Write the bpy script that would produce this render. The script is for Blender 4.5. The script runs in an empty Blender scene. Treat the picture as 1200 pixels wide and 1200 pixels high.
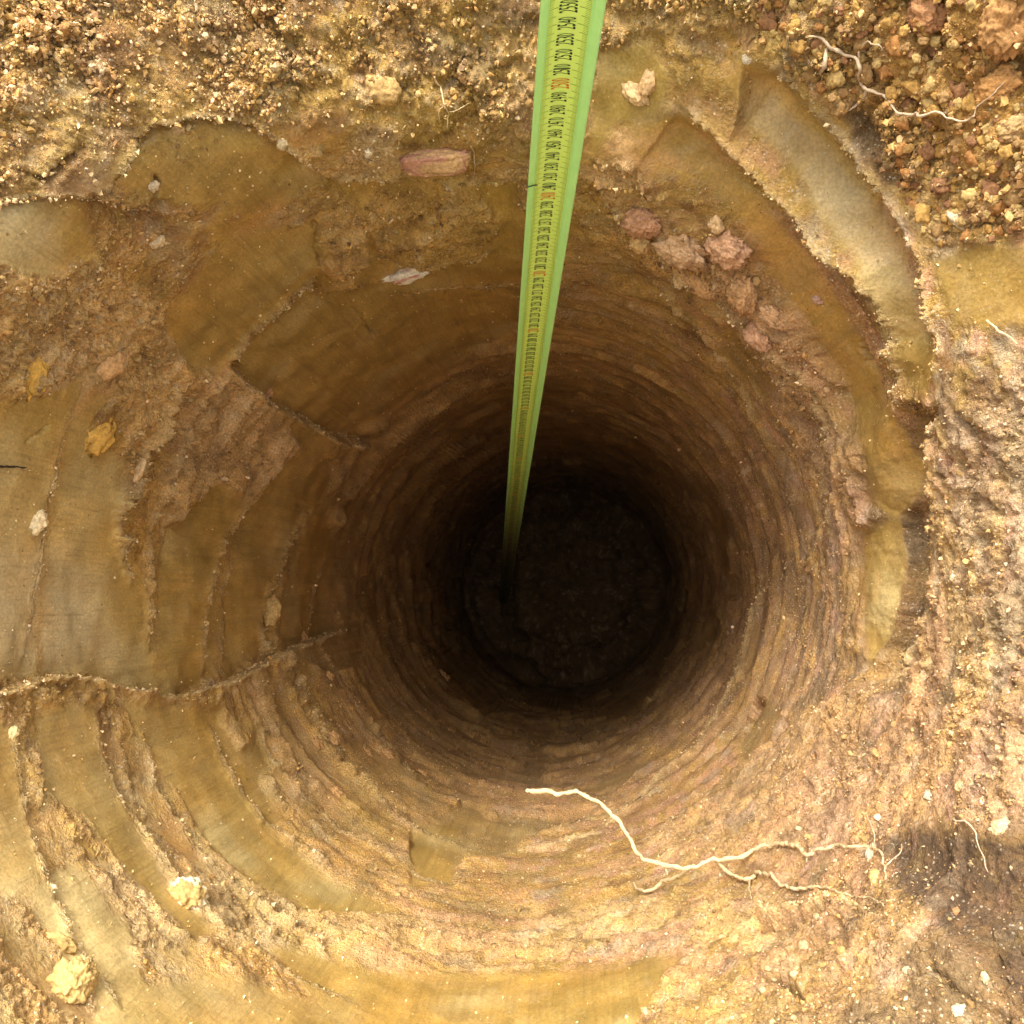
import bpy, math, random
import numpy as np
from mathutils import Vector, Matrix

# ------------------------------------------------------------------ camera, sky, sun, exposure
SC = bpy.context.scene
COL = SC.collection
F = 1200.0                                   # focal length in pixels of the 1200 px photograph
CAM = np.array([0.058, -0.017, 2.91])        # borehole axis is x = y = 0, its floor z = 0
dn = np.array([89.0, 97.0, 1200.0]); dn /= np.linalg.norm(dn)      # plumb direction, camera frame (x right, y down, z forward)
upi = np.array([0.0, -1.0, 0.0])
Yc = upi - upi.dot(dn) * dn; Yc /= np.linalg.norm(Yc)
Zc = -dn
Xc = np.cross(Yc, Zc)
W2C = np.stack([Xc, Yc, Zc], axis=1)         # world vector -> camera-frame vector
C2W = W2C.T

cam_data = bpy.data.cameras.new('camera')
cam_data.sensor_width = 36.0
cam_data.lens = 36.0
cam_data.clip_start = 0.01
cam_data.clip_end = 500.0
cam = bpy.data.objects.new('camera', cam_data)
COL.objects.link(cam)
rx, ry, rz = C2W @ np.array([1., 0, 0]), C2W @ np.array([0., -1, 0]), C2W @ np.array([0., 0, -1])
cam.matrix_world = Matrix(((rx[0], ry[0], rz[0], CAM[0]), (rx[1], ry[1], rz[1], CAM[1]),
                           (rx[2], ry[2], rz[2], CAM[2]), (0, 0, 0, 1)))
SC.camera = cam

SUN_EL, SUN_AZ = math.radians(57), math.radians(-16)     # azimuth from +Y (photo top), clockwise
world = bpy.data.worlds.new('World'); SC.world = world; world.use_nodes = True
wn = world.node_tree
for n in list(wn.nodes): wn.nodes.remove(n)
sky = wn.nodes.new('ShaderNodeTexSky'); sky.sky_type = 'NISHITA'; sky.sun_disc = False
sky.sun_elevation = SUN_EL; sky.sun_rotation = SUN_AZ
sky.air_density = 1.0; sky.dust_density = 6.0; sky.ozone_density = 0.5
bg = wn.nodes.new('ShaderNodeBackground'); bg.inputs['Strength'].default_value = 0.15
wo = wn.nodes.new('ShaderNodeOutputWorld')
hz = wn.nodes.new('ShaderNodeHueSaturation'); hz.inputs['Saturation'].default_value = 0.30     # hazy, whitish sky
wm = wn.nodes.new('ShaderNodeMix'); wm.data_type = 'RGBA'; wm.blend_type = 'MULTIPLY'; wm.inputs[0].default_value = 1.0
wm.inputs[7].default_value = (1.0, 0.96, 0.86, 1)
wn.links.new(sky.outputs[0], hz.inputs['Color']); wn.links.new(hz.outputs[0], wm.inputs[6]); wn.links.new(wm.outputs[2], bg.inputs[0]); wn.links.new(bg.outputs[0], wo.inputs[0])

sun_data = bpy.data.lights.new('sun', 'SUN'); sun_data.energy = 0.72; sun_data.angle = math.radians(15)
sun_data.color = (1.0, 0.93, 0.80)
sun = bpy.data.objects.new('sun', sun_data); COL.objects.link(sun)
sdir = Vector((math.sin(SUN_AZ) * math.cos(SUN_EL), math.cos(SUN_AZ) * math.cos(SUN_EL), math.sin(SUN_EL)))
sun.rotation_euler = sdir.to_track_quat('Z', 'Y').to_euler()
sun.location = (0, 0, 6)

SC.view_settings.view_transform = 'Standard'
SC.view_settings.look = 'None'
SC.view_settings.gamma = 1.0
SC.view_settings.use_curve_mapping = False
SC.view_settings.exposure = 1.74
SC.render.engine = 'CYCLES'
SC.cycles.max_bounces = 8
SC.cycles.diffuse_bounces = 4
SC.cycles.use_denoising = True

random.seed(7)
RNG = np.random.default_rng(11)

# ------------------------------------------------------------------ numeric helpers
def hash3(ix, iy, iz, seed):
    h = (ix.astype(np.uint32) * np.uint32(374761393)) ^ (iy.astype(np.uint32) * np.uint32(668265263)) ^ \
        (iz.astype(np.uint32) * np.uint32(2147483647 - 1274126177)) ^ np.uint32((seed * 974711 + 12345) & 0xffffffff)
    h = (h ^ (h >> np.uint32(13))) * np.uint32(1274126177)
    h = (h ^ (h >> np.uint32(15))) * np.uint32(2246822519)
    return ((h ^ (h >> np.uint32(16))) & np.uint32(0xffffff)).astype(np.float32) / np.float32(0x7fffff) - np.float32(1)

def noise(p, f, seed=0):
    """value noise, -1..1; p (n,3), f scalar or 3 frequencies"""
    q = (p * np.asarray(f, dtype=np.float32)).astype(np.float32) + np.float32(137.31)
    i = np.floor(q).astype(np.int64); t = (q - i).astype(np.float32)
    t = t * t * t * (t * (t * 6 - 15) + 10)
    x0, y0, z0 = i[:, 0], i[:, 1], i[:, 2]
    tx, ty, tz = t[:, 0], t[:, 1], t[:, 2]
    def L(a, b, k): return a + (b - a) * k
    c = [[[hash3(x0 + a, y0 + b, z0 + d, seed) for d in (0, 1)] for b in (0, 1)] for a in (0, 1)]
    v = [L(L(c[a][0][0], c[a][0][1], tz), L(c[a][1][0], c[a][1][1], tz), ty) for a in (0, 1)]
    return L(v[0], v[1], tx)

def fbm(p, f, octaves=3, seed=0, gain=0.5):
    f = np.asarray(f, dtype=np.float32); out = 0; a = 1.0; s = 0
    for k in range(octaves):
        out = out + a * noise(p, f * (2.03 ** k), seed + 17 * k); s += a; a *= gain
    return out / s

def sst(a, b, x):
    t = np.clip((x - a) / (b - a), 0, 1); return t * t * (3 - 2 * t)

def project(P):
    v = (P - CAM) @ W2C.T
    z = np.where(np.abs(v[:, 2]) < 1e-6, 1e-6, v[:, 2])
    return 600 + F * v[:, 0] / z, 600 + F * v[:, 1] / z, v[:, 2]

def unproject(px, py, Z):
    return CAM + C2W @ (np.array([(px - 600) / F, (py - 600) / F, 1.0]) * Z)

def polyline_field(px, py, pts, reach):
    """subset idx, signed distance (positive to the left when walking the line in a y-down picture = right-hand side), u along"""
    pts = np.array(pts, dtype=np.float64)
    lo, hi = pts.min(0) - reach, pts.max(0) + reach
    idx = np.nonzero((px > lo[0]) & (px < hi[0]) & (py > lo[1]) & (py < hi[1]) & VIS)[0]
    x, y = px[idx], py[idx]
    seg = np.linalg.norm(np.diff(pts, axis=0), axis=1); cum = np.concatenate([[0], np.cumsum(seg)])
    best = np.full(len(idx), 1e9); sd = np.zeros(len(idx)); u = np.zeros(len(idx))
    for k in range(len(pts) - 1):
        a, b = pts[k], pts[k + 1]; d = b - a; L2 = d @ d
        t = np.clip(((x - a[0]) * d[0] + (y - a[1]) * d[1]) / L2, 0, 1)
        ex, ey = x - a[0] - t * d[0], y - a[1] - t * d[1]
        dist = np.hypot(ex, ey)
        side = np.sign(d[0] * (y - a[1]) - d[1] * (x - a[0]))
        m = dist < best
        best[m] = dist[m]; sd[m] = (dist * side)[m]; u[m] = ((cum[k] + t * seg[k]) / cum[-1])[m]
    return idx, sd, u

def poly_mask(px, py, pts, soft=6.0):
    pts = np.array(pts, dtype=np.float64)
    lo, hi = pts.min(0) - soft * 3, pts.max(0) + soft * 3
    idx = np.nonzero((px > lo[0]) & (px < hi[0]) & (py > lo[1]) & (py < hi[1]) & VIS)[0]
    x, y = px[idx], py[idx]
    inside = np.zeros(len(idx), bool); best = np.full(len(idx), 1e9)
    n = len(pts)
    for k in range(n):
        a, b = pts[k], pts[(k + 1) % n]; d = b - a
        cond = ((a[1] > y) != (b[1] > y))
        with np.errstate(divide='ignore', invalid='ignore'):
            xi = (b[0] - a[0]) * (y - a[1]) / (b[1] - a[1] + 1e-12) + a[0]
        inside ^= cond & (x < xi)
        t = np.clip(((x - a[0]) * d[0] + (y - a[1]) * d[1]) / (d @ d + 1e-9), 0, 1)
        best = np.minimum(best, np.hypot(x - a[0] - t * d[0], y - a[1] - t * d[1]))
    s = np.where(inside, best, -best)
    return idx, sst(-soft, soft, s)

# ------------------------------------------------------------------ base surface of the borehole
NT = 1620
TH = np.linspace(0, 2 * np.pi, NT, endpoint=False)
R0 = 0.256
# depth of the shoulder of the hole below the camera, round the clock (degrees, anticlockwise from photo right)
ang = np.radians([-45, 0, 22, 45, 68, 90, 110, 135, 160, 180, 225, 270, 315, 360, 382])
dep = np.array([.50, .58, .60, .655, .67, .66, .60, .50, .475, .46, .44, .46, .50, .58, .60])
rim_depth = np.interp(TH, ang, dep)
k = np.exp(-0.5 * (np.arange(-60, 61) / 24.0) ** 2); k /= k.sum()
rim_depth = np.convolve(np.concatenate([rim_depth[-60:], rim_depth, rim_depth[:60]]), k, 'valid')
slope = np.interp(TH, ang, np.radians([50, 64, 66, 65, 60, 46, 38, 36, 44, 55, 60, 58, 52, 64, 66]))   # steepness of the bank above it

rows_r, rows_z = [], []
for r in np.linspace(0.004, R0, 61)[:-1]:
    rows_r.append(np.full(NT, r)); rows_z.append(np.full(NT, .26 * (r / R0) ** 3.2))
NW, NB, NG = 380, 168, 36
H = CAM[2]
for i in range(NW):                          # bored wall, rows even in 1/depth
    t = i / NW
    d = 1.0 / (1.0 / (H - .26) * (1 - t) + t / rim_depth)
    fl = 0.020 * sst(1.15, 0.45, d)          # slight flare towards the mouth
    rows_r.append(R0 + fl); rows_z.append(H - d)
sl_end = 0.03
r0, z0 = rows_r[-1].copy(), rows_z[-1].copy()
step = 0.0017
for i in range(NB):                          # bank above the shoulder, turning over to the ground
    st = step * (1 + i / 90)
    t = i / NB
    a0 = math.radians(84) * (1 - sst(0, .16, t)) + slope * sst(0, .16, t)
    a1 = a0 * (1 - sst(.60, .95, t)) + math.radians(2) * sst(.60, .95, t)
    r0 = r0 + st * np.cos(a1); z0 = z0 + st * np.sin(a1)
    rows_r.append(r0.copy()); rows_z.append(z0.copy())
zmean = z0.mean()
for i in range(NG):                          # open ground, out to the horizon
    g = 0.006 * 1.27 ** (i + 1)
    r0 = r0 + g; z0 = z0 + (zmean - z0) * 0.12
    rows_r.append(r0.copy()); rows_z.append(z0.copy())
RR = np.array(rows_r); ZZ = np.array(rows_z)
NR = RR.shape[0]
ct, st_ = np.cos(TH), np.sin(TH)
P0 = np.stack([RR * ct, RR * st_, ZZ], axis=2).reshape(-1, 3)
dr = np.gradient(RR, axis=0); dz = np.gradient(ZZ, axis=0)
ln = np.hypot(dr, dz) + 1e-9
nr, nz = -dz / ln, dr / ln
for _ in range(3):
    nr[1:-1] = (nr[:-2] + nr[1:-1] * 2 + nr[2:]) / 4; nz[1:-1] = (nz[:-2] + nz[1:-1] * 2 + nz[2:]) / 4
N0 = np.stack([nr * ct, nr * st_, nz], axis=2).reshape(-1, 3)
NV = len(P0)
Pf = P0.astype(np.float32)
depth = (H - P0[:, 2]).astype(np.float32)
rowi = np.repeat(np.arange(NR), NT)
is_floor = rowi < 60
is_wall = (rowi >= 60) & (rowi < 60 + NW)
is_open = rowi >= 60 + NW + NB
# wander of drawn edges: they are torn clay, not ruled lines
j1 = fbm(Pf, 70, 3, 5); j2 = fbm(Pf, 70, 3, 9)
k1 = noise(Pf, 330, 4); k2 = noise(Pf, 330, 6)
fine_ok = sst(1.5, .8, depth)
def view_fields():
    global px, py, pz, VIS, wx, wy
    px, py, pz = project(P0 + N0 * disp[:, None])
    VIS = (pz > 0.05) & (px > -150) & (px < 1350) & (py > -150) & (py < 1350)
    wx = px + 4.5 * j1 + 1.6 * k1 * fine_ok; wy = py + 4.5 * j2 + 1.6 * k2 * fine_ok
late = np.interp(TH, np.radians([0, 12, 30, 62, 82, 360]), [10, 34, 46, 46, 0, 10])                # the smooth funnel reaches higher at upper right
bankf = np.clip((rowi - np.tile(late, NR) - (60 + NW - 6)) / 30.0, 0, 1).astype(np.float32)     # 0 on the bored wall, 1 on the loose bank
toptheta = np.tile(TH, NR).astype(np.float32)
n_mid = fbm(Pf, 26, 3, 21); n_big = fbm(Pf, 9, 2, 31); n_hi = fbm(Pf, 95, 3, 41)
PEB = [(860,-60),(1260,-60),(1260,275),(1095,290),(1050,225),(1005,155),(940,75)]
SMOOTH = [
 [(350,342),(268,425),(272,440),(330,478),(392,512),(470,480),(560,405),(604,395),(606,335),(540,330),(440,330),(385,338)],
 [(195,365),(240,300),(300,270),(370,262),(380,330),(345,345),(262,420),(235,440),(215,420),(195,390)],
 [(390,210),(605,210),(612,335),(500,340),(430,332),(380,300)],
 [(-60,240),(95,235),(105,290),(60,320),(20,330),(-60,380)],
 [(-60,470),(30,470),(95,445),(60,600),(40,795),(-60,805)],
 [(80,480),(140,540),(145,640),(178,700),(185,800),(210,814),(150,806),(45,788),(45,690),(60,600)],
 [(190,620),(250,560),(300,560),(260,650),(248,790),(215,812),(185,800),(180,700)],
 [(270,650),(345,540),(365,560),(335,640),(318,700),(320,750),(262,797),(252,720)],
 [(340,660),(378,600),(392,640),(375,740),(330,760),(325,700)],
 [(870,62),(930,105),(980,160),(1020,215),(1058,285),(1082,370),(1098,430),(1085,470),(1050,430),(1030,370),(1005,320),(970,270),(930,200),(880,150),(850,100)],
 [(800,140),(850,190),(900,235),(960,310),(1000,370),(1040,450),(1055,495),(1070,520),(1090,540),(1085,580),(1050,620),(1020,590),(1010,520),(990,440),(960,400),(930,360),(880,270),(840,230),(800,190),(770,170)],
 [(1088,305),(1150,285),(1260,290),(1260,385),(1115,385)],
 [(1010,620),(1060,600),(1070,660),(1050,740),(1020,800),(1010,740)],
 [(700,60),(760,40),(790,90),(770,140),(720,150),(690,190),(690,100)],
 [(130,205),(180,148),(240,142),(330,170),(385,212),(300,245),(200,240)],
 [(140,822),(250,832),(290,900),(330,960),(300,1000),(230,960),(180,900)],
 [(30,1040),(90,1010),(150,1090),(170,1170),(120,1185),(70,1120)],
 [(480,970),(540,960),(530,1040),(480,1040)],
 [(110,1165),(250,1140),(400,1180),(560,1210),(560,1290),(110,1290)],
 [(40,820),(105,826),(130,920),(150,960),(200,1035),(255,1098),(225,1105),(150,1030),(90,950),(50,930)],
 [(175,842),(235,838),(262,905),(305,965),(395,1035),(480,1078),(430,1105),(290,1035),(238,985),(198,920)],
 [(300,1095),(420,1135),(620,1140),(820,1115),(930,1150),(860,1290),(420,1290),(380,1190)],
 [(-60,850),(12,850),(28,940),(50,1020),(20,1050),(-60,1040)],
 [(1110,870),(1190,850),(1200,905),(1120,915)], [(1000,830),(1060,840),(1050,900),(1000,890)],
]

# ------------------------------------------------------------------ large relief (metres, towards the open side)
disp = 0.0055 * fbm(Pf, 8, 2, 51) + 0.0014 * fbm(Pf, 34, 2, 52)
view_fields()
edge = np.zeros(NV, np.float32)
def scarp(pts, h, L, side=1, ends=.12, lip=0.0, bite=0.0, scoop=None, jit=.4):
    """torn edge: on the far side of it the face falls back by h and comes forward again over L pixels"""
    idx, sd, u = polyline_field(px + jit * (wx - px), py + jit * (wy - py), pts, max(L * 2.5, 40, scoop[2] if scoop else 0))
    sd = sd * side
    tp = sst(0, ends, u) * sst(0, ends, 1 - u) if ends else 1.0
    hh = h * (1 + .5 * n_mid[idx])
    a = -(hh + bite) * sst(.9, -.9, sd) * np.exp(-np.clip(-sd, 0, None) / L)
    if scoop:                                    # hollow undercut face below the edge: falls back, then comes forward again
        hs, d1, d2 = scoop; x = np.clip(-sd, 0, None)
        a = a - hs * (1 + .25 * n_mid[idx]) * sst(0, d1, x) * (1 - sst(d1, d2, x))
    if lip: a = a + lip * np.exp(-((sd - 3) / 3.2) ** 2) * (1 + 1.2 * n_hi[idx] + .8 * k1[idx])
    disp[idx] += a * tp
    edge[idx] = np.maximum(edge[idx], np.exp(-((sd - 2) / 2.8) ** 2) * tp * np.clip(.75 + .9 * n_hi[idx], .1, 1))

# side=+1 : right-hand side when walking along the points (picture y down)
scarp([(372,325),(350,342),(300,385),(266,424)], .010, 45, 1, .1, .003, .003)
scarp([(264,424),(275,440),(330,478),(395,514),(440,520)], .010, 50, 1, .1, .003, .003)
scarp([(270,425),(240,470),(205,560),(183,620),(178,700),(184,770)], .010, 34, 1, .12, .003, .003)
scarp([(205,440),(190,490),(165,540),(150,575),(140,600),(145,650),(160,690)], .008, 45, 1, .1, .004, .003)
scarp([(348,530),(290,600),(265,640),(248,720),(250,795)], .008, 30, 1, .1, .002, .003)
scarp([(285,650),(275,700),(278,780)], .005, 20, 1, .2, .001)
scarp([(375,590),(342,640),(326,690),(316,740),(332,775),(380,860),(430,925)], .005, 10, 1, .1, .004)
scarp([(388,640),(372,700),(372,745),(400,800),(440,870),(500,930)], .004, 12, 1, .15, .002)
scarp([(100,440),(75,520),(55,600),(44,700),(40,795)], .006, 30, 1, .2, .001)
scarp([(-60,820),(0,812),(50,795),(100,793),(150,808),(210,815),(265,800),(325,768),(385,742),(415,735)], .009, 55, 1, .06, .003, .004)
scarp([(108,825),(125,890),(140,930),(200,1020),(260,1090),(340,1140),(430,1180)], .0042, 30, 1, .1, .0010)
scarp([(165,835),(185,920),(230,990),(290,1050),(400,1130)], .0042, 22, 1, .1, .0010)
scarp([(286,805),(320,895),(395,975),(500,1030),(560,1045)], .0042, 25, 1, .1, .0010)
scarp([(240,830),(265,900),(310,960),(400,1030)], .003, 20, 1, .2, .002)
scarp([(335,790),(400,900),(470,960),(560,1000)], .004, 14, 1, .15, .003)
scarp([(15,850),(30,940),(55,1030),(100,1120),(150,1190)], .0042, 30, 1, .1, .0010)
scarp([(895,600),(898,690),(872,790),(820,880),(720,955),(600,990)], .005, 26, -1, .2, .001)
scarp([(560,1003),(690,985),(800,915)], .004, 20, 1, .25, .001)
scarp([(770,110),(800,125),(850,175),(890,215),(930,255),(960,300),(992,332),(1010,372),(1030,430),(1056,495),(1066,520)], .003, 40, -1, .16, .003, .0, (.019, 34, 100))
scarp([(850,70),(872,60),(920,92),(972,150),(1012,200),(1052,260),(1076,310),(1086,370),(1098,412),(1092,440),(1100,480)], .003, 40, -1, .18, .002, .0, (.024, 40, 105))
scarp([(1098,470),(1092,520),(1096,575),(1090,640),(1086,720),(1064,790),(1040,830)], .006, 30, -1, .1, .003, .0, (.030, 26, 70))
scarp([(690,200),(740,262),(790,305),(850,345),(895,395),(945,440),(975,510),(985,560)], .007, 30, -1, .1, .003)
scarp([(975,470),(968,560),(980,640)], .004, 22, -1, .2, .001)
scarp([(690,270),(760,325),(830,395),(880,470),(905,560)], .003, 26, -1, .2, .001)
scarp([(375,205),(440,204),(520,212),(600,208),(625,215)], .006, 40, -1, .1, .003, .002)
scarp([(85,235),(130,225),(180,150),(240,138),(300,152),(350,182),(388,212)], .008, 40, -1, .12, .002, .004)
scarp([(-60,245),(0,238),(85,232),(160,250),(230,260)], .005, 30, -1, .15, .002)
scarp([(410,292),(470,310),(540,308),(590,290)], .004, 30, -1, .15, .003)
scarp([(440,352),(500,344),(600,336),(720,350),(800,380)], .003, 16, -1, .2, .001)
scarp([(875,1090),(960,1060),(1040,1070)], .005, 30, 1, .2, .003)
view_fields()
_i, _m = poly_mask(wx, wy, [(1050,1005),(1095,990),(1260,1010),(1260,1190),(1150,1105),(1100,1065)], 26); disp[_i] -= .006 * _m
def crack(pts, h, wd=2.2):
    idx, sd, u = polyline_field(px + 1.1 * (wx - px), py + 1.1 * (wy - py), pts, 14)
    disp[idx] -= h * np.exp(-(sd / wd) ** 2) * sst(0, .15, u) * sst(0, .15, 1 - u) * np.clip(.9 + 1.2 * n_hi[idx], 0, 1.5)
for pts, h, wd in [([(1086,578),(1088,620),(1083,660),(1079,700),(1066,748),(1050,775)], .020, 6), ([(1100,470),(1098,500),(1092,520)], .015, 5),
                   ([(1006,398),(1022,412),(1030,428),(1042,442)], .012, 3), ([(895,822),(872,858),(842,890)], .007, 2.6), ([(928,842),(914,868),(905,880)], .007, 3),
                   ([(372,258),(370,290),(378,318)], .005, 2), ([(412,356),(428,376),(440,398)], .004, 1.3), ([(168,158),(160,172)], .006, 2), ([(185,203),(181,238)], .005, 1.6),
                   ([(925,660),(926,700),(922,730)], .006, 2), ([(850,930),(835,962),(800,985)], .004, 2), ([(985,560),(975,520),(972,480)], .005, 2.4), ([(28,520),(48,508),(60,498)], .004, 1.6),
                   ([(540,155),(500,172),(460,168)], .007, 3), ([(100,170),(60,215),(20,205)], .007, 3), ([(1060,-20),(1075,40),(1100,90)], .010, 4), ([(905,20),(925,60),(960,95)], .008, 3),
                   ([(1000,1080),(960,1110),(900,1160)], .012, 5), ([(880,1100),(930,1085),(990,1065)], .010, 4), ([(1010,1130),(970,1160),(960,1200)], .012, 5), ([(1080,1120),(1120,1160),(1190,1200)], .010, 4), ([(870,1150),(910,1145),(950,1180)], .010, 4), ([(1190,640),(1150,700),(1160,760)], .008, 3.5), ([(1120,470),(1150,530),(1130,600)], .008, 3.5),
                   ([(700,985),(760,970),(830,930)], .004, 2), ([(950,640),(945,700),(930,760)], .005, 2.2), ([(260,430),(320,475),(390,510)], .003, 1.5)]:
    crack(pts, h, wd)
def dent(pts, h, soft):
    idx, m = poly_mask(wx, wy, pts, soft); disp[idx] += h * m
dent([(1066,600),(1088,590),(1090,650),(1084,720),(1062,745),(1068,690)], -.012, 6)
dent([(990,120),(1020,130),(1050,190),(1055,215),(1030,205),(1000,165)], -.008, 8)
dent([(1090,0),(1112,0),(1112,60),(1095,60)], -.012, 6)
dent([(1180,60),(1260,60),(1260,100),(1185,95)], -.012, 7)
dent([(120,235),(200,238),(190,262),(130,255)], -.006, 7)
dent([(1010,410),(1035,425),(1040,440),(1020,432)], -.006, 3)
view_fields()

# ------------------------------------------------------------------ wall make-up, patch by patch; some dark patches are painted shade
smooth = np.zeros(NV, np.float32); crust = np.zeros(NV, np.float32); pink = np.zeros(NV, np.float32)
pale = np.zeros(NV, np.float32); dark = np.zeros(NV, np.float32); orange = np.zeros(NV, np.float32)
def put(arr, pts, soft=6, amt=1.0, warp=True):
    idx, m = poly_mask(wx if warp else px, wy if warp else py, pts, soft)
    arr[idx] = np.maximum(arr[idx], m * amt)
def cut(arr, pts, soft=6, amt=1.0):
    idx, m = poly_mask(wx, wy, pts, soft)
    arr[idx] *= (1 - m * amt)

for p in SMOOTH: put(smooth, p, 10)
CRUST = [
 ([(-60,300),(60,322),(110,300),(190,360),(215,440),(190,500),(155,575),(145,540),(140,480),(95,440),(30,470),(-60,430)], 'o'),
 ([(440,215),(560,215),(590,260),(560,300),(490,312),(440,292),(425,250)], 'o'),
 ([(210,440),(270,432),(350,520),(290,590),(250,560),(195,590),(185,570)], 'p'),
 ([(690,180),(740,190),(800,260),(870,290),(930,360),(970,420),(1010,540),(1000,640),(950,560),(900,420),(840,350),(780,310),(720,260)], 'p'),
 ([(1095,480),(1130,400),(1260,420),(1260,800),(1100,830),(1060,820),(1085,740),(1092,600)], 'w'),
 ([(760,990),(900,880),(1000,810),(1100,830),(1260,800),(1260,960),(1050,980),(950,1010),(800,1020)], 'p'),
 ([(200,1000),(330,1070),(600,1085),(800,1050),(1000,1060),(900,1120),(500,1120),(300,1110)], 'w'),

 ([(-60,800),(50,792),(105,790),(130,815),(60,830),(-60,835)], 'o'),
 ([(315,690),(330,690),(322,740),(345,775),(400,880),(440,930),(420,940),(370,880),(312,760)], 'o'),
 ([(284,800),(305,800),(335,880),(390,950),(360,945),(312,880)], 'p'),
 ([(840,1075),(960,1050),(1040,1075),(1120,1100),(1180,1150),(1260,1200),(1260,1290),(700,1290),(780,1150)], 'y'),
 ([(375,265),(390,215),(430,250),(430,292),(395,330)], 'o'),
]
for p, kind in CRUST:
    put(crust, p, 8, .85)
    put({'o': orange, 'p': pink, 'w': pale, 'y': orange}[kind], p, 16, {'o': .6, 'p': .75, 'w': .5, 'y': .15}[kind])
put(crust, PEB, 14); put(crust, [(560,-60),(880,-60),(900,20),(830,40),(760,30),(690,60),(640,120),(560,190)], 12, .9)
for p, kind in CRUST: cut(smooth, p, 6, .9)
put(dark, [(1032,985),(1075,968),(1130,978),(1260,985),(1260,1230),(1190,1175),(1150,1125),(1100,1085),(1060,1055)], 15, 1)  # shade of the lower-right hollow, painted in as dark soil
put(pale, [(110,1010),(190,1000),(290,1060),(280,1110),(190,1100),(120,1060)], 20, .8)
put(pale, [(25,395),(112,400),(108,450),(60,462),(30,430)], 10, .9)
put(pale, [(180,600),(240,590),(245,680),(210,690)], 16, .7)
put(dark, [(1068,590),(1090,585),(1092,650),(1086,720),(1060,760),(1066,690)], 5, .55)  # mostly the shade in the crevice under the ledge, painted dark
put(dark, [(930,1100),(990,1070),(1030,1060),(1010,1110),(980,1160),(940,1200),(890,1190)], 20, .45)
put(dark, [(985,120),(1020,130),(1045,170),(1060,215),(1035,215),(1000,170)], 8, .85)  # shadow beside the thin root, painted into the soil colour
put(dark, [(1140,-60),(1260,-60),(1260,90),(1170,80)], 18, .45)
put(pale, [(120,150),(160,150),(130,225),(40,240),(10,190)], 14, .5)
put(pale, [(425,150),(470,150),(470,205),(390,205)], 10, .5)
put(orange, [(890,-60),(1260,-60),(1260,270),(1090,280),(1040,200),(960,90)], 25, .55)
put(orange, [(95,490),(140,485),(150,525),(110,535)], 12, .9); put(orange, [(20,420),(58,420),(56,462),(24,462)], 10, .9)
put(orange, [(90,590),(160,620),(170,690),(130,700),(60,660)], 30, .6)
put(pink, [(690,60),(740,60),(760,200),(690,230)], 18, .6)
put(pink, [(560,100),(625,90),(625,240),(590,235)], 12, .5)

rough = np.clip(0.30 + 0.5 * n_mid + 0.35 * n_big, 0, 1)
lowright = sst(-.10, .12, Pf[:, 0] * .8 - Pf[:, 1] * .5) * sst(2.0, .9, depth)
rough = np.clip(rough + .35 * lowright, 0, 1)
rough = np.maximum(rough, bankf * (0.85 + .3 * n_mid))
rough = np.maximum(rough, crust * .95); rough = np.maximum(rough, dark * .9)
rough = np.clip(rough * (1 - smooth * .96), 0, 1)
smear = sst(.10, .26, fbm(Pf, (8, 8, 4.5), 3, 137)) * is_wall * sst(.62, .8, depth) * .9
smooth = np.maximum(smooth, smear * (1 - crust))
# torn remnants of smeared crust on the bored wall, drawn out round the bore
pn = fbm(Pf, (15, 15, 30), 4, 131, .6) + .25 * n_hi
peel = sst(.02, .10, pn) * is_wall * (1 - smooth * .85)
peel2 = sst(.10, .17, fbm(Pf, (9, 9, 40), 4, 133, .6) + .2 * n_hi) * is_wall * (1 - smooth * .9)
rough = np.maximum(rough, .85 * peel * (1 - smooth)); rough = np.maximum(rough, .95 * peel2 * (1 - smooth * .8))
rough = np.where(is_floor, .9, rough)

rough = np.clip(np.maximum(rough, edge), 0, 1)

# ------------------------------------------------------------------ fine relief
plain = 1 - sst(.1, .7, smooth)
deep_ = sst(.9, 1.8, depth)
groove_amp = sst(.68, 1.05, depth) * plain * is_wall
g1 = fbm(Pf, (1.8, 1.8, 24), 3, 61); g2 = fbm(Pf, (3, 3, 75), 2, 62)
disp += groove_amp * (0.0045 * g1 + 0.0030 * np.clip(np.abs(g2) * 2 - .4, -1, 1))
hel = (Pf[:, 2] * 9.0 + toptheta / (2 * np.pi) + .25 * noise(Pf, 4, 66)) % 1.0       # auger thread
disp += is_wall * plain * sst(.85, 1.3, depth) * 0.004 * (sst(0, .85, hel) - sst(.88, 1.0, hel) - .5)
disp += (0.0018 * peel + 0.0018 * peel2) * (1 - .7 * sst(.70, 1.0, depth))
rg = np.random.default_rng(77)
wz = Pf[:, 2] + (.0013 * j1 + .0013 * n_mid) * (1 + depth)
for q in range(230):                               # partial ledges left by each bite of the auger
    dq = 1 / rg.uniform(1 / 2.6, 1 / .70); zq = H - dq; aq = rg.uniform(0, 2 * np.pi); half = rg.uniform(.35, 1.5)
    hq = rg.uniform(.0010, .0042) * (.6 + .7 * dq); Lq = rg.uniform(.004, .018) * (.4 + dq)
    sub_ = np.nonzero((np.abs(Pf[:, 2] - zq) < .16) & is_wall)[0]
    th = toptheta[sub_]; da = np.abs((th - aq + np.pi) % (2 * np.pi) - np.pi)
    zz = wz[sub_] - zq - rg.uniform(-.05, .05) * np.sin(th - aq)
    m = sst(half, half * .6, da) * plain[sub_]
    disp[sub_] += m * hq * sst(-.0008, .0008, zz) * np.exp(-np.clip(zz, 0, None) / Lq)
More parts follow.
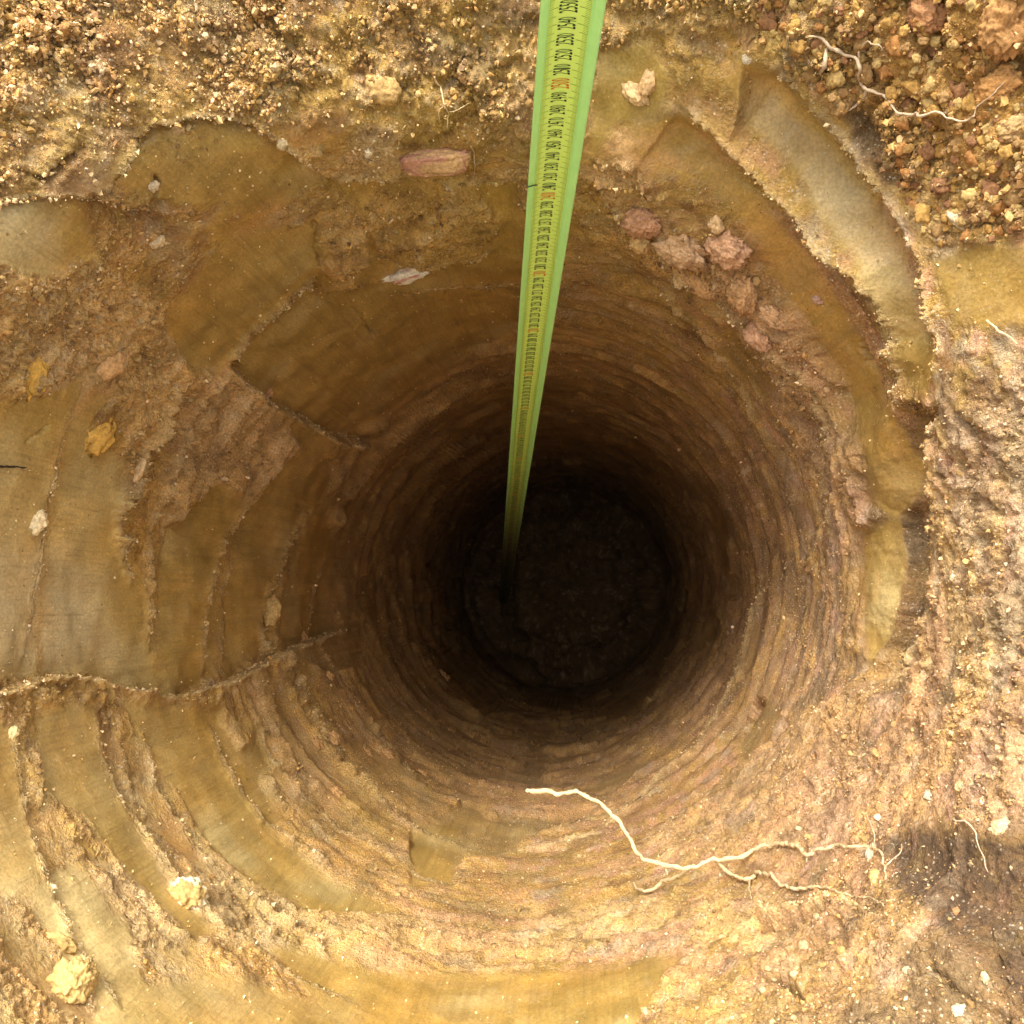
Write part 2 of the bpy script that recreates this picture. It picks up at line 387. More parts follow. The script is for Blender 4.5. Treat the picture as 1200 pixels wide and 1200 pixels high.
disp += smooth * (0.0004 * noise(Pf, (230, 230, 3), 71) + .0005 * fbm(Pf, (70, 70, 2), 2, 72))
drow = depth ** 2 * .0042                               # spacing of the rows: leave out relief finer than it
def keep(f): return sst(1.1, .4, f * drow)
lump = fbm(Pf, 62, 3, 81, .6)
disp += rough * (1 - .55 * sst(.70, 1.0, depth)) * (0.0036 * lump * keep(110) * (1 - .5 * sst(.72, 1.1, depth)) + 0.0022 * np.abs(noise(Pf, 240, 83)) * keep(240) + 0.0020 * noise(Pf, 620, 84) * keep(620))
disp += is_wall * deep_ * (0.004 * fbm(Pf, (16, 16, 14), 2, 85) + .012 * sst(2.3, 2.7, depth) * fbm(Pf, (14, 14, 12), 3, 86))
def worley(p, f, seed):
    q = p * np.float32(f) + np.float32(51.7); i = np.floor(q).astype(np.int64)
    f1 = np.full(len(p), 9., np.float32); f2 = f1.copy()
    for a in (-1, 0, 1):
        for b in (-1, 0, 1):
            for d in (-1, 0, 1):
                x, y, z = i[:, 0] + a, i[:, 1] + b, i[:, 2] + d
                o = [x + .5 + .5 * hash3(x, y, z, seed), y + .5 + .5 * hash3(x, y, z, seed + 1), z + .5 + .5 * hash3(x, y, z, seed + 2)]
                r = np.sqrt(sum((q[:, k] - o[k]) ** 2 for k in range(3))).astype(np.float32)
                f2 = np.minimum(f2, np.maximum(f1, r)); f1 = np.minimum(f1, r)
    return f1, f2
clumpy = np.maximum(bankf, crust * .8) * (1 - smooth) * (1 - .5 * is_wall)
ci = np.nonzero((clumpy > .1) & VIS & ~is_open)[0]
pw = Pf[ci] + .004 * np.stack([j1, j2, k1], 1)[ci]
for fq, am in ((42, .0060), (105, .0034), (250, .0020)):
    f1, f2 = worley(pw, fq, int(fq))
    disp[ci] += clumpy[ci] * am * (sst(0, .45, f2 - f1) * .75 + .6 * (.6 - f1) - .5) * np.clip(1 + 1.2 * n_mid[ci], .3, 1.6) * (1 + .8 * orange[ci])
disp += bankf * 0.009 * fbm(Pf, 20, 2, 87)
disp += crust * (0.0028 + 0.0015 * n_hi)
r_ = np.hypot(P0[:, 0], P0[:, 1])
disp += is_floor * sst(R0, R0 - .03, r_) * (0.035 * fbm(Pf, 12, 2, 91) + 0.018 * np.abs(fbm(Pf, 26, 2, 92)))

PD = P0 + N0 * disp[:, None]
# the centre of the floor
PX, PY, PZ = project(PD)

# ------------------------------------------------------------------ colour of the soil (albedo), with some shade and sheen painted in
def c(*v): return np.array(v, dtype=np.float32)
def mixc(a, b, t): return a + (b - a) * t[:, None]
ROT = np.array([(.83, -.56, 0), (.56, .83, 0), (0, 0, 1)], np.float32)
n_c1 = fbm(Pf, 18, 3, 101); n_c2 = fbm(Pf, 48, 3, 103); n_c3 = fbm(Pf, 160, 2, 105)
streak = fbm(Pf @ ROT, (170, 170, 4), 2, 107); layer = fbm(Pf, (3, 3, 42), 3, 109)
alb = np.tile(c(.49, .315, .095), (NV, 1))
alb = mixc(alb, c(.37, .205, .075), sst(.0, .5, n_c1) * .7)
alb = mixc(alb, c(.52, .35, .115), sst(.1, .55, -n_c2) * .7)
alb = mixc(alb, c(.42, .21, .09), sst(.15, .5, layer) * .55 * is_wall)
alb = mixc(alb, c(.24, .19, .105), sst(.2, .55, -layer) * .5 * is_wall)
sm = np.tile(c(.385, .265, .086), (NV, 1))
sm = mixc(sm, c(.50, .41, .20), sst(-.05, .55, n_c1) * .75)
sm = mixc(sm, c(.46, .27, .07), sst(.0, .5, n_big) * .55)
sm = mixc(sm, c(.28, .19, .06), sst(.05, .6, streak) * .5)
alb = mixc(alb, sm, np.clip(smooth * 1.0 + .35 * (1 - rough) * (1 - bankf), 0, 1))
rightside = sst(-.05, .22, Pf[:, 0] * .9 - Pf[:, 1] * .35)
n_d1 = fbm(Pf, (30, 30, 44), 4, 141, .62); n_d2 = fbm(Pf, (38, 38, 60), 4, 143, .62)
alb = mixc(alb, c(.57, .31, .20), sst(.0, .32, n_d1) * (.25 + .65 * rightside) * (1 - .85 * smooth))
alb = mixc(alb, c(.47, .40, .30), sst(.08, .42, n_d2) * (.30 + .40 * rightside) * (1 - .85 * smooth))
alb = mixc(alb, c(.24, .12, .05), sst(.05, .40, -n_d1) * .75 * (1 - .85 * smooth))
leftp = sst(260, 20, px) * sst(480, 560, py) * smooth
alb = mixc(alb, c(.58, .46, .23), leftp * np.clip(.5 + .9 * n_c1, 0, 1))
grey_sheen = np.zeros(NV, np.float32)  # sheen of the smooth plates, painted in as paler grey clay
put(grey_sheen, [(-60,625),(60,635),(115,680),(135,770),(60,785),(-60,790)], 30, .75)
put(grey_sheen, [(880,80),(940,130),(1000,210),(1040,290),(1060,380),(1020,340),(960,250),(890,140)], 22, .22)
put(grey_sheen, [(0,250),(80,250),(70,300),(0,310)], 18, .35); put(grey_sheen, [(150,1120),(330,1150),(420,1190),(200,1190)], 20, .5)
put(grey_sheen, [(1000,540),(1060,540),(1060,700),(1020,790)], 16, .15); put(grey_sheen, [(230,1010),(330,1080),(420,1110),(300,1100)], 20, .4)
alb = mixc(alb, c(.58, .50, .32), grey_sheen * smooth * np.clip(.7 + .9 * n_c1, 0, 1))
ll = sst(420, 250, px) * sst(820, 900, py) * (1 - .7 * smooth)
alb = mixc(alb, c(.58, .45, .24), ll * .6 * np.clip(.6 + 1.0 * n_d2, 0, 1))
lr = sst(820, 980, px) * sst(420, 560, py) * (1 - dark) * (1 - smooth)
alb = mixc(alb, c(.50, .33, .245), lr * .62 * np.clip(.7 + .9 * n_d2, 0, 1))
alb = mixc(alb, c(.23, .155, .082), lr * .85 * sst(-.05, .3, fbm(Pf, 34, 4, 161, .62) + .15))
alb = mixc(alb, c(.50, .26, .07), (1 - lr) * .4 * sst(.05, .4, fbm(Pf, 21, 4, 163, .62)) * (1 - .6 * smooth) * sst(1.3, .6, depth))
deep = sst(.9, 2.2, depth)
alb = mixc(alb, c(.28, .148, .064), sst(.70, 1.4, depth) * .68)  # redder and darker with depth: fading light painted into the wall
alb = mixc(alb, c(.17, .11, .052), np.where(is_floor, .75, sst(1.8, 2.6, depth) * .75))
alb = mixc(alb, c(.60, .37, .10), orange * np.clip(.75 + .6 * n_c2, 0, 1) * (1 - .5 * smooth))
alb = mixc(alb, c(.58, .36, .215), pink * np.clip(.6 + .8 * n_c2, 0, 1) * (1 - smooth))
alb = mixc(alb, alb * .92, bankf * (1 - dark))
alb = mixc(alb, c(.62, .50, .33), pale * np.clip(.45 + 1.1 * n_c2, 0, 1) * (1 - smooth))
alb = mixc(alb, c(.115, .070, .038), dark * np.clip(1.0 + .5 * n_c2 + .25 * n_hi, .55, 1))  # dark patches, painted shade among them
pp = sst(.32, .62, n_c3 + .5 * n_c2) * rough
alb = mixc(alb, c(.62, .43, .19), crust * (.42 - .30 * lr) * np.clip(.7 + .9 * n_c2, 0, 1) * (1 - dark) * (1 - smooth))
alb = mixc(alb, c(.70, .47, .23), crust * .65 * sst(460, 380, px) * sst(640, 560, py) * sst(230, 290, py) * np.clip(.75 + .9 * n_c2, 0, 1) * (1 - smooth))
alb = mixc(alb, c(.60, .49, .34), pp * .45 * (1 - .7 * dark))
alb = mixc(alb, c(.18, .10, .042), sst(.22, .6, -n_c3 - .35 * n_mid) * rough * .65)
alb = mixc(alb, c(.56, .34, .11), np.maximum(peel, peel2) * np.clip(.45 + .9 * n_c2, 0, 1) * .6 * (1 - dark))
alb = mixc(alb, c(.54, .31, .17), peel2 * sst(-.1, .4, n_big) * lowright * .6 * (1 - dark))
alb = mixc(alb, c(.70, .52, .27), np.clip(edge * 1.2, 0, 1) * np.clip(.65 + .6 * n_c3, 0, 1) * (1 - deep))
put_or = np.zeros(NV, np.float32); put(put_or, [(960,-60),(1260,-60),(1260,200),(1120,200),(1020,110)], 40, 1)
alb = mixc(alb, c(.40, .205, .05), put_or * .65)
lum = alb @ c(.3, .6, .1)
alb = lum[:, None] + (alb - lum[:, None]) * (1.05)                                    # strongly coloured, iron-stained clay
alb = alb * np.exp(.30 * n_c2 + .22 * fbm(Pf, 110, 2, 151) * rough)[:, None]           # patchy staining
alb = np.clip(alb, .02, .85)

# ------------------------------------------------------------------ materials
def nodes(name):
    m = bpy.data.materials.new(name); m.use_nodes = True
    nt = m.node_tree
    for n in list(nt.nodes): nt.nodes.remove(n)
    out = nt.nodes.new('ShaderNodeOutputMaterial'); b = nt.nodes.new('ShaderNodeBsdfPrincipled')
    nt.links.new(b.outputs[0], out.inputs[0])
    return m, nt, b
def mk(nt, kind, **kw):
    n = nt.nodes.new(kind)
    for a, v in kw.items():
        if a.startswith('i_'):
            key = a[2:]; key = int(key) if key.isdigit() else key.replace('_', ' ')
            n.inputs[key].default_value = v
        else: setattr(n, a, v)
    return n
def ntex(nt, vec, scale, detail=3, rough=.55):
    n = mk(nt, 'ShaderNodeTexNoise'); n.inputs['Scale'].default_value = scale
    n.inputs['Detail'].default_value = detail; n.inputs['Roughness'].default_value = rough
    nt.links.new(vec, n.inputs['Vector']); return n.outputs['Fac']
def rng(nt, v, a, b, c0=0., d=1.):
    n = mk(nt, 'ShaderNodeMapRange'); n.inputs[1].default_value = a; n.inputs[2].default_value = b
    n.inputs[3].default_value = c0; n.inputs[4].default_value = d
    nt.links.new(v, n.inputs[0]); return n.outputs[0]
def mth(nt, op, a, b):
    n = mk(nt, 'ShaderNodeMath', operation=op)
    for i, v in enumerate((a, b)):
        if isinstance(v, (int, float)): n.inputs[i].default_value = v
        else: nt.links.new(v, n.inputs[i])
    return n.outputs[0]
def mixn(nt, fac, a, b, mode='MIX'):
    n = mk(nt, 'ShaderNodeMix', data_type='RGBA', blend_type=mode)
    for key, v in ((0, fac), (6, a), (7, b)):
        if isinstance(v, (int, float)): n.inputs[key].default_value = v
        elif isinstance(v, tuple): n.inputs[key].default_value = v
        else: nt.links.new(v, n.inputs[key])
    return n.outputs[2]

def soil_material():
    m, nt, b = nodes('bored_clay')
    at = mk(nt, 'ShaderNodeAttribute', attribute_name='soil')
    tc = mk(nt, 'ShaderNodeTexCoord'); ob = tc.outputs['Object']
    ro = at.outputs['Alpha']
    fine = ntex(nt, ob, 520, 4, .65)
    k = rng(nt, fine, .32, .68, .60, 1.36)
    gray = mk(nt, 'ShaderNodeCombineColor')
    for i in range(3): nt.links.new(k, gray.inputs[i])
    col = mixn(nt, rng(nt, ro, 0, 1, .55, 1), at.outputs['Color'], mixn(nt, 1.0, at.outputs['Color'], gray.outputs[0], 'MULTIPLY'))
    # smear streaks run up and down the bore
    mp = mk(nt, 'ShaderNodeMapping'); mp.inputs['Scale'].default_value = (1, 1, .014); nt.links.new(ob, mp.inputs[0])
    stf = ntex(nt, mp.outputs[0], 520, 3, .6)
    col = mixn(nt, mth(nt, 'MULTIPLY', rng(nt, stf, .52, .75), rng(nt, ro, 0, .6, .45, 0)), col, (.20, .13, .05, 1))
    col = mixn(nt, mth(nt, 'MULTIPLY', rng(nt, stf, .45, .25), rng(nt, ro, 0, .6, .30, 0)), col, (.46, .36, .18, 1))
    # pale mineral specks bedded in the soil
    vo = mk(nt, 'ShaderNodeTexVoronoi', feature='F1'); vo.inputs['Scale'].default_value = 420; nt.links.new(ob, vo.inputs['Vector'])
    sel = ntex(nt, ob, 60, 3, .6)
    sp = mth(nt, 'MULTIPLY', rng(nt, vo.outputs['Distance'], .36, .18), rng(nt, vo.outputs['Color'], .54, .62))
    sp = mth(nt, 'MULTIPLY', sp, rng(nt, sel, .38, .58))
    sp = mth(nt, 'MULTIPLY', sp, rng(nt, ro, .1, .7, .28, .9))
    col = mixn(nt, sp, col, (.68, .58, .43, 1))
    nt.links.new(col, b.inputs['Base Color'])
    nt.links.new(rng(nt, ro, 0, .6, .30, .85), b.inputs['Roughness'])
    b.inputs['Specular IOR Level'].default_value = .5
    h1 = mth(nt, 'MULTIPLY', fine, rng(nt, ro, 0, .5, .07, 1.0))
    h2 = mth(nt, 'MULTIPLY', ntex(nt, ob, 1500, 2, .6), rng(nt, ro, 0, 1, .05, .45))
    h3 = mth(nt, 'MULTIPLY', stf, rng(nt, ro, 0, .6, .10, 0))
    hh = mth(nt, 'ADD', mth(nt, 'ADD', h1, h2), h3)
    bp = mk(nt, 'ShaderNodeBump'); bp.inputs['Strength'].default_value = 1.0; bp.inputs['Distance'].default_value = .0028
    nt.links.new(hh, bp.inputs['Height']); nt.links.new(bp.outputs[0], b.inputs['Normal'])
    return m
def grain_material(name, attr, rough=.8, amt=.3, scale=400, bump=.5):
    m, nt, b = nodes(name)
    at = mk(nt, 'ShaderNodeAttribute', attribute_name=attr)
    tc = mk(nt, 'ShaderNodeTexCoord'); ob = tc.outputs['Object']
    f = ntex(nt, ob, scale, 4, .65)
    k = rng(nt, f, .3, .7, 1 - amt, 1 + amt)
    g = mk(nt, 'ShaderNodeCombineColor')
    for i in range(3): nt.links.new(k, g.inputs[i])
    nt.links.new(mixn(nt, 1.0, at.outputs['Color'], g.outputs[0], 'MULTIPLY'), b.inputs['Base Color'])
    b.inputs['Roughness'].default_value = rough
    bp = mk(nt, 'ShaderNodeBump'); bp.inputs['Strength'].default_value = bump; bp.inputs['Distance'].default_value = .001
    nt.links.new(f, bp.inputs['Height']); nt.links.new(bp.outputs[0], b.inputs['Normal'])
    return m
def plain_material(name, rgb, rough=.5, amt=.08, scale=300, metal=0., spec=.5):
    m, nt, b = nodes(name)
    tc = mk(nt, 'ShaderNodeTexCoord')
    f = ntex(nt, tc.outputs['Object'], scale, 3, .6)
    lo = tuple(v * (1 - amt) for v in rgb) + (1,); hi = tuple(min(1, v * (1 + amt)) for v in rgb) + (1,)
    nt.links.new(mixn(nt, rng(nt, f, .3, .7), lo, hi), b.inputs['Base Color'])
    b.inputs['Roughness'].default_value = rough; b.inputs['Metallic'].default_value = metal
    b.inputs['Specular IOR Level'].default_value = spec
    return m
M_SOIL = soil_material()
M_GRAIN = grain_material('loose_soil_grain', 'grain')
M_LUMP = grain_material('soil_lump', 'grain', .85, .35, 500, .8)
M_ROOT = plain_material('dry_root', (.62, .48, .28), .75, .32, 420)
M_ROOT2 = plain_material('fine_root', (.50, .38, .26), .75, .25, 500)
def lacquer(name, rgb):
    m, nt, b = nodes(name)
    tc = mk(nt, 'ShaderNodeTexCoord'); at = mk(nt, 'ShaderNodeAttribute', attribute_name='depth_shade')
    f = ntex(nt, tc.outputs['Object'], 150, 4, .65)
    base = mixn(nt, rng(nt, f, .3, .7), tuple(v * .95 for v in rgb) + (1,), tuple(min(1, v * 1.03) for v in rgb) + (1,))
    shade = rng(nt, mth(nt, 'ADD', at.outputs['Fac'], mth(nt, 'MULTIPLY', f, .6)), .45, 1.10)     # loss of light down the hole painted on in brown, thickest near the floor
    nt.links.new(mixn(nt, shade, base, (.13, .09, .045, 1)), b.inputs['Base Color'])
    nt.links.new(rng(nt, shade, 0, 1, .36, .85), b.inputs['Roughness'])
    return m
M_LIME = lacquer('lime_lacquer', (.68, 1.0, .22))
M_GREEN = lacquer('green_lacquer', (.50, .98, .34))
M_INK = plain_material('black_ink', (.012, .03, .012), .5, .1)
M_RED = plain_material('red_ink', (.70, .13, .015), .5, .1)
M_TICK = plain_material('tick_ink', (.22, .40, .03), .5, .1)
M_STEEL = plain_material('dark_steel', (.12, .09, .06), .7, .2, 200, .2)  # dark brown, hardly metallic
M_FIBRE = plain_material('dark_fibre', (.03, .022, .015), .6, .2)

def tag(o, label, cat, group=None):
    o['label'] = label; o['category'] = cat
    if group: o['group'] = group
def link(name, me, parent=None):
    o = bpy.data.objects.new(name, me); COL.objects.link(o)
    if parent: o.parent = parent
    return o
def mesh_np(name, V, Fq, mat, smooth_shade=True):
    me = bpy.data.meshes.new(name)
    V = np.asarray(V, np.float32); Fq = np.asarray(Fq, np.int32); k = Fq.shape[1]
    me.vertices.add(len(V)); me.vertices.foreach_set('co', V.ravel())
    me.loops.add(Fq.size); me.loops.foreach_set('vertex_index', Fq.ravel())
    me.polygons.add(len(Fq)); me.polygons.foreach_set('loop_start', np.arange(0, Fq.size, k, dtype=np.int32))
    me.polygons.foreach_set('loop_total', np.full(len(Fq), k, np.int32))
    me.polygons.foreach_set('use_smooth', np.full(len(Fq), smooth_shade))
    me.update(calc_edges=True)
    me.materials.append(mat)
    return me
def color_attr(me, name, rgb, a=None):
    at = me.color_attributes.new(name, 'FLOAT_COLOR', 'POINT')
    n = len(rgb); d = np.ones((n, 4), np.float32); d[:, :3] = rgb
    if a is not None: d[:, 3] = a
    at.data.foreach_set('color', d.ravel())

# ------------------------------------------------------------------ the ground with its bored hole
ii = np.arange(NR - 1)[:, None] * NT; jj = np.arange(NT)[None, :]; jn = (jj + 1) % NT
quads = np.stack([ii + jj, ii + jn, ii + NT + jn, ii + NT + jj], axis=2).reshape(-1, 4)
V = np.vstack([PD, PD[:NT].mean(0, keepdims=True)])
me = bpy.data.meshes.new('ground')
nq = len(quads)
tri = np.stack([np.full(NT, NV), np.arange(NT), (np.arange(NT) + 1) % NT], axis=1)
loops = np.concatenate([quads.ravel(), tri.ravel()]).astype(np.int32)
me.vertices.add(len(V)); me.vertices.foreach_set('co', V.astype(np.float32).ravel())
me.loops.add(len(loops)); me.loops.foreach_set('vertex_index', loops)
me.polygons.add(nq + NT)
me.polygons.foreach_set('loop_start', np.concatenate([np.arange(nq) * 4, nq * 4 + np.arange(NT) * 3]).astype(np.int32))
me.polygons.foreach_set('loop_total', np.concatenate([np.full(nq, 4), np.full(NT, 3)]).astype(np.int32))
me.polygons.foreach_set('use_smooth', np.ones(nq + NT, bool))
me.update(calc_edges=True); me.materials.append(M_SOIL)
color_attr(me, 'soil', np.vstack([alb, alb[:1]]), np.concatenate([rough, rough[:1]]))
ground = link('ground', me)
ground['kind'] = 'structure'
ground['label'] = 'ochre clay ground with a deep round borehole bored into it'

# ------------------------------------------------------------------ surface lookup
SEEN = np.nonzero(VIS & ~is_open)[0]
sx, sy, sz = PX[SEEN], PY[SEEN], PZ[SEEN]
def pick(x, y):
    d = np.hypot(sx - x, sy - y)
    near = np.nonzero(d < 2.5)[0]
    if len(near) == 0: near = np.array([d.argmin()])
    i = SEEN[near[sz[near].argmin()]]
    return PD[i], N0[i], PZ[i], i

# ------------------------------------------------------------------ loose grains lying on the rough soil (uncountable)
def ico():
    t = (1 + 5 ** .5) / 2
    v = np.array([(-1,t,0),(1,t,0),(-1,-t,0),(1,-t,0),(0,-1,t),(0,1,t),(0,-1,-t),(0,1,-t),(t,0,-1),(t,0,1),(-t,0,-1),(-t,0,1)], float)
    f = np.array([(0,11,5),(0,5,1),(0,1,7),(0,7,10),(0,10,11),(1,5,9),(5,11,4),(11,10,2),(10,7,6),(7,1,8),(3,9,4),(3,4,2),(3,2,6),(3,6,8),(3,8,9),(4,9,5),(2,4,11),(6,2,10),(8,6,7),(9,8,1)])
    return v / np.linalg.norm(v[0]), f
ICO_V, ICO_F = ico()
OCT_V = np.array([(1,0,0),(-1,0,0),(0,1,0),(0,-1,0),(0,0,1),(0,0,-1)], float)
OCT_F = np.array([(0,2,4),(2,1,4),(1,3,4),(3,0,4),(2,0,5),(1,2,5),(3,1,5),(0,3,5)])
PAL = np.array([(.42,.25,.08),(.50,.33,.12),(.36,.18,.065),(.58,.45,.26),(.74,.60,.38),(.82,.73,.55),(.24,.13,.06),(.52,.27,.07)])
infr = (PX > -30) & (PX < 1230) & (PY > -30) & (PY < 1230) & (PZ > .05) & ~is_open & ~is_floor
spacing = np.linalg.norm(np.roll(PD.reshape(NR, NT, 3), -1, 1) - PD.reshape(NR, NT, 3), axis=2).ravel()
def grains(name, n, tv, tf, rlo, rhi, w, pal_w, label):
    w = w * infr; w = w / w.sum()
    i = RNG.choice(NV, n, p=w)
    r = rlo * (rhi / rlo) ** (RNG.random(n) ** 2.2)
    base = PD[i] + N0[i] * (r * RNG.uniform(-.1, .55, n))[:, None] + RNG.normal(0, .0005, (n, 3))
    q = RNG.normal(size=(n, 4)); q /= np.linalg.norm(q, axis=1, keepdims=True)
    a, b, c_, d = q.T
    Rm = np.stack([np.stack([1-2*(c_*c_+d*d), 2*(b*c_-a*d), 2*(b*d+a*c_)], 1), np.stack([2*(b*c_+a*d), 1-2*(b*b+d*d), 2*(c_*d-a*b)], 1),
                   np.stack([2*(b*d-a*c_), 2*(c_*d+a*b), 1-2*(b*b+c_*c_)], 1)], 1)
    sc = RNG.uniform(.55, 1.35, (n, 1, 3)) * r[:, None, None]
    k = len(tv)
    vv = tv[None] * sc * RNG.uniform(.5, 1.5, (n, k, 1))
    vv = np.einsum('nij,nkj->nki', Rm, vv) + base[:, None, :]
    ff = tf[None] + (np.arange(n) * k)[:, None, None]
    me = mesh_np(name, vv.reshape(-1, 3), ff.reshape(-1, 3), M_GRAIN, False)
    pw = np.array(pal_w, float); pw /= pw.sum()
    colr = PAL[RNG.choice(len(PAL), n, p=pw)] * RNG.uniform(.8, 1.15, (n, 1))
    colr = .55 * colr + .45 * alb[i] * (colr.sum(1, keepdims=True) / (alb[i].sum(1, keepdims=True) + 1e-6)) ** .8
    color_attr(me, 'grain', np.repeat(colr, k, axis=0))
    o = link(name, me); o['kind'] = 'stuff'; o['label'] = label; o['category'] = 'soil grains'
    return o
tl = sst(560, 100, PX) * sst(330, 120, PY) * bankf                                   # gravelly spoil above the shoulder
brk = sst(.42, .75, .5 + .5 * n_mid + .2 * n_c2)
area = (spacing ** 2).astype(np.float64)
w_small = area * (rough ** 2 * (.35 + brk) * (1 + .8 * rightside) + .05) * (1 - .8 * dark) * (1 + 1.5 * bankf) * np.clip(1.1 - deep, .1, 1)
grains('soil_grains', 50000, OCT_V, OCT_F, .0004, .0011, w_small, (30, 22, 14, 15, 9, 5, 10, 8), 'fine ochre and pale grains clinging to the rough soil of the hole')
w_big = area * (rough ** 2) * (1 - .8 * dark) * (.1 + 1.2 * bankf + .5 * crust + 1.2 * pink * (PX > 680) * (PY < 460)) * (.2 + brk) * (1 - .65 * sst(280, 380, PY) * sst(500, 800, PX))
grains('gravel_grains', 9000, ICO_V, ICO_F, .0007, .0023, w_big, (34, 20, 16, 10, 3, 1, 14, 12), 'coarse gravelly crumbs in the loose bank around the hole')
w_tl = area * bankf * sst(520, 60, PX) * sst(300, 150, PY) * (.15 + brk)
grains('pale_gravel_grains', 6500, ICO_V, ICO_F, .0005, .0017, w_tl, (24, 22, 8, 24, 14, 6, 6, 8), 'whitish crumbs strewn over the sandy bank')

w_edge = area * edge.astype(np.float64) ** 1.5 * (depth < 1.3)
grains('edge_grains', 7000, OCT_V, OCT_F, .0005, .0016, w_edge, (16, 24, 6, 30, 18, 8, 2, 6), 'pale dry crumbs along the torn clay edges')
w_dot = area * (.3 + .7 * smooth) * (1 - bankf) * np.clip(1.2 - deep, .2, 1)
grains('speck_grains', 5000, OCT_V, OCT_F, .0004, .0011, w_dot, (10, 20, 4, 30, 26, 14, 4, 4), 'pale specks stuck all over the smeared clay')

# ------------------------------------------------------------------ single lumps, stones and chips
def sphere_mesh(sub):
    v, f = ICO_V.copy(), ICO_F.copy()
    for _ in range(sub):
        cache = {}; v = list(map(tuple, v)); nf = []
        def mid(a, b):
            key = (min(a, b), max(a, b))
            if key not in cache:
                p = (np.array(v[a]) + np.array(v[b])) / 2; p /= np.linalg.norm(p); v.append(tuple(p)); cache[key] = len(v) - 1
            return cache[key]
        for a, b, d in f:
            x, y, z = mid(a, b), mid(b, d), mid(d, a); nf += [(a, x, z), (b, y, x), (d, z, y), (x, y, z)]
        v, f = np.array(v), np.array(nf)
    return v, f
SPH = {s: sphere_mesh(s) for s in (1, 2, 3, 4)}
def lump_obj(name, x, y, w, h, rot, rgb, label, cat, group=None, seed=0, sub=3, thick=.6, knob=.28, sink=.35, tint=None, freq=2.2, flat=False, boxy=1.0, crumb=.13):
    """a lump w x h photo pixels across where it sits on the wall; rot degrees in the picture"""
    if name == 'white_stone': knob, crumb, rgb = max(knob, .5), .2, tuple(v * (.95 if x < 100 else .74) * w_ for v, w_ in zip(rgb, (1.05, .93, .74)))
    p, n, Z, i = pick(x, y)
    mpp = Z / F                                             # metres per pixel at that distance
    v, f = SPH[sub]
    q = v.astype(np.float32)
    q0 = np.sign(v) * np.abs(v) ** boxy; v = q0
    d = 1 + knob * fbm(q + seed * 3.7, freq, 3, seed + 200, .6) + crumb * fbm(q + seed, freq * 3.5, 3, seed + 7, .7)
    vv = v * d[:, None]
    cr = C2W @ np.array([1., 0, 0]); cd = C2W @ np.array([0., 1, 0])
    view = (CAM - p); view /= np.linalg.norm(view)
    nrm = n * .6 + view * .4; nrm /= np.linalg.norm(nrm)
    a = math.radians(rot)
    e1 = cr * math.cos(a) + cd * math.sin(a); e1 -= e1.dot(nrm) * nrm; e1 /= np.linalg.norm(e1)
    e2 = np.cross(nrm, e1)
    # widths are stretched so that the outline, seen on the receding wall, keeps its size
    s1 = w * .5 * mpp; s2 = h * .5 * mpp / max(.55, abs(nrm.dot(view)))
    s3 = thick * .5 * (s1 + s2) * .9
    co = vv[:, :1] * s1 * e1 + vv[:, 1:2] * s2 * e2 + vv[:, 2:] * s3 * nrm
    me = mesh_np(name, co, f, M_LUMP, not flat)
    base = np.tile(np.array(rgb, np.float32), (len(v), 1))
    nn = fbm(q + seed, 3.1, 3, seed + 31)
    base = base * (1 + .35 * nn)[:, None]
    if tint is not None: base = mixc(base, c(*tint), sst(.05, .5, noise(q + seed * 1.3, 2.3, seed + 77)))
    color_attr(me, 'grain', np.clip(base, .02, .9))
    o = link(name, me); o.location = p + nrm * s3 * (1 - 2 * sink) * .5
    tag(o, label, cat, group)
    return o
OCH, PAL_, PNK, ORG, WHT, BRN = (.50,.33,.12), (.64,.50,.30), (.48,.24,.13), (.50,.27,.07), (.78,.72,.62), (.30,.16,.07)
GOLD = (.50,.34,.125)
lump_obj('white_stone', 44, 611, 22, 24, 20, (.84,.77,.58), 'small white stone stuck to the smooth olive clay plate', 'stone', seed=3, thick=.7, knob=.3)
lump_obj('quartz_chip', 478, 321, 54, 19, -8, (.88,.82,.72), 'jagged white stone chip with a reddish end on the dark smooth wall', 'stone', seed=5, thick=.5, knob=.45, tint=(.5,.22,.16), freq=3)
lump_obj('soil_clod', 84, 1153, 48, 46, 30, GOLD, 'large crumbly golden clod casting a shadow on smooth clay', 'clod', seed=8, sub=4, thick=.95, knob=.4, sink=.2, freq=2.6)
lump_obj('soil_clod', 70, 1104, 42, 14, 5, GOLD, 'thin flaky golden clod above the large crumbly clod', 'clod', seed=9, thick=.8, knob=.4, sink=.2, freq=3)
lump_obj('soil_clod', 218, 1050, 46, 34, 35, GOLD, 'golden crumb clod with a pale top on a groove edge', 'clod', seed=10, sub=4, thick=.8, knob=.45, tint=(.8,.7,.5), freq=2.8)
lump_obj('soil_clod', 184, 282, 22, 14, 10, PAL_, 'pale cream clod below the dark gap under the smooth ledge', 'clod', seed=11, thick=.7)
lump_obj('soil_clod', 512, 191, 78, 26, 2, (.48,.29,.14), 'long reddish clay slab with a pink face under gravelly soil', 'clod', seed=12, sub=4, boxy=.55, crumb=.12, thick=.5, knob=.15, tint=(.46,.23,.16), freq=1.6, sink=.6)
lump_obj('soil_clod', 752, 262, 44, 34, 45, (.48,.26,.15), 'dark red clay flake at the head of the pink crumb ledge', 'clod', seed=13, thick=.5, knob=.42, crumb=.24, sink=.55, freq=2.4, sub=4)
lump_obj('soil_clod', 750, 286, 26, 18, 10, (.58,.38,.17), 'small golden crumb hanging below the dark red flake', 'clod', seed=14, thick=.8, knob=.4)
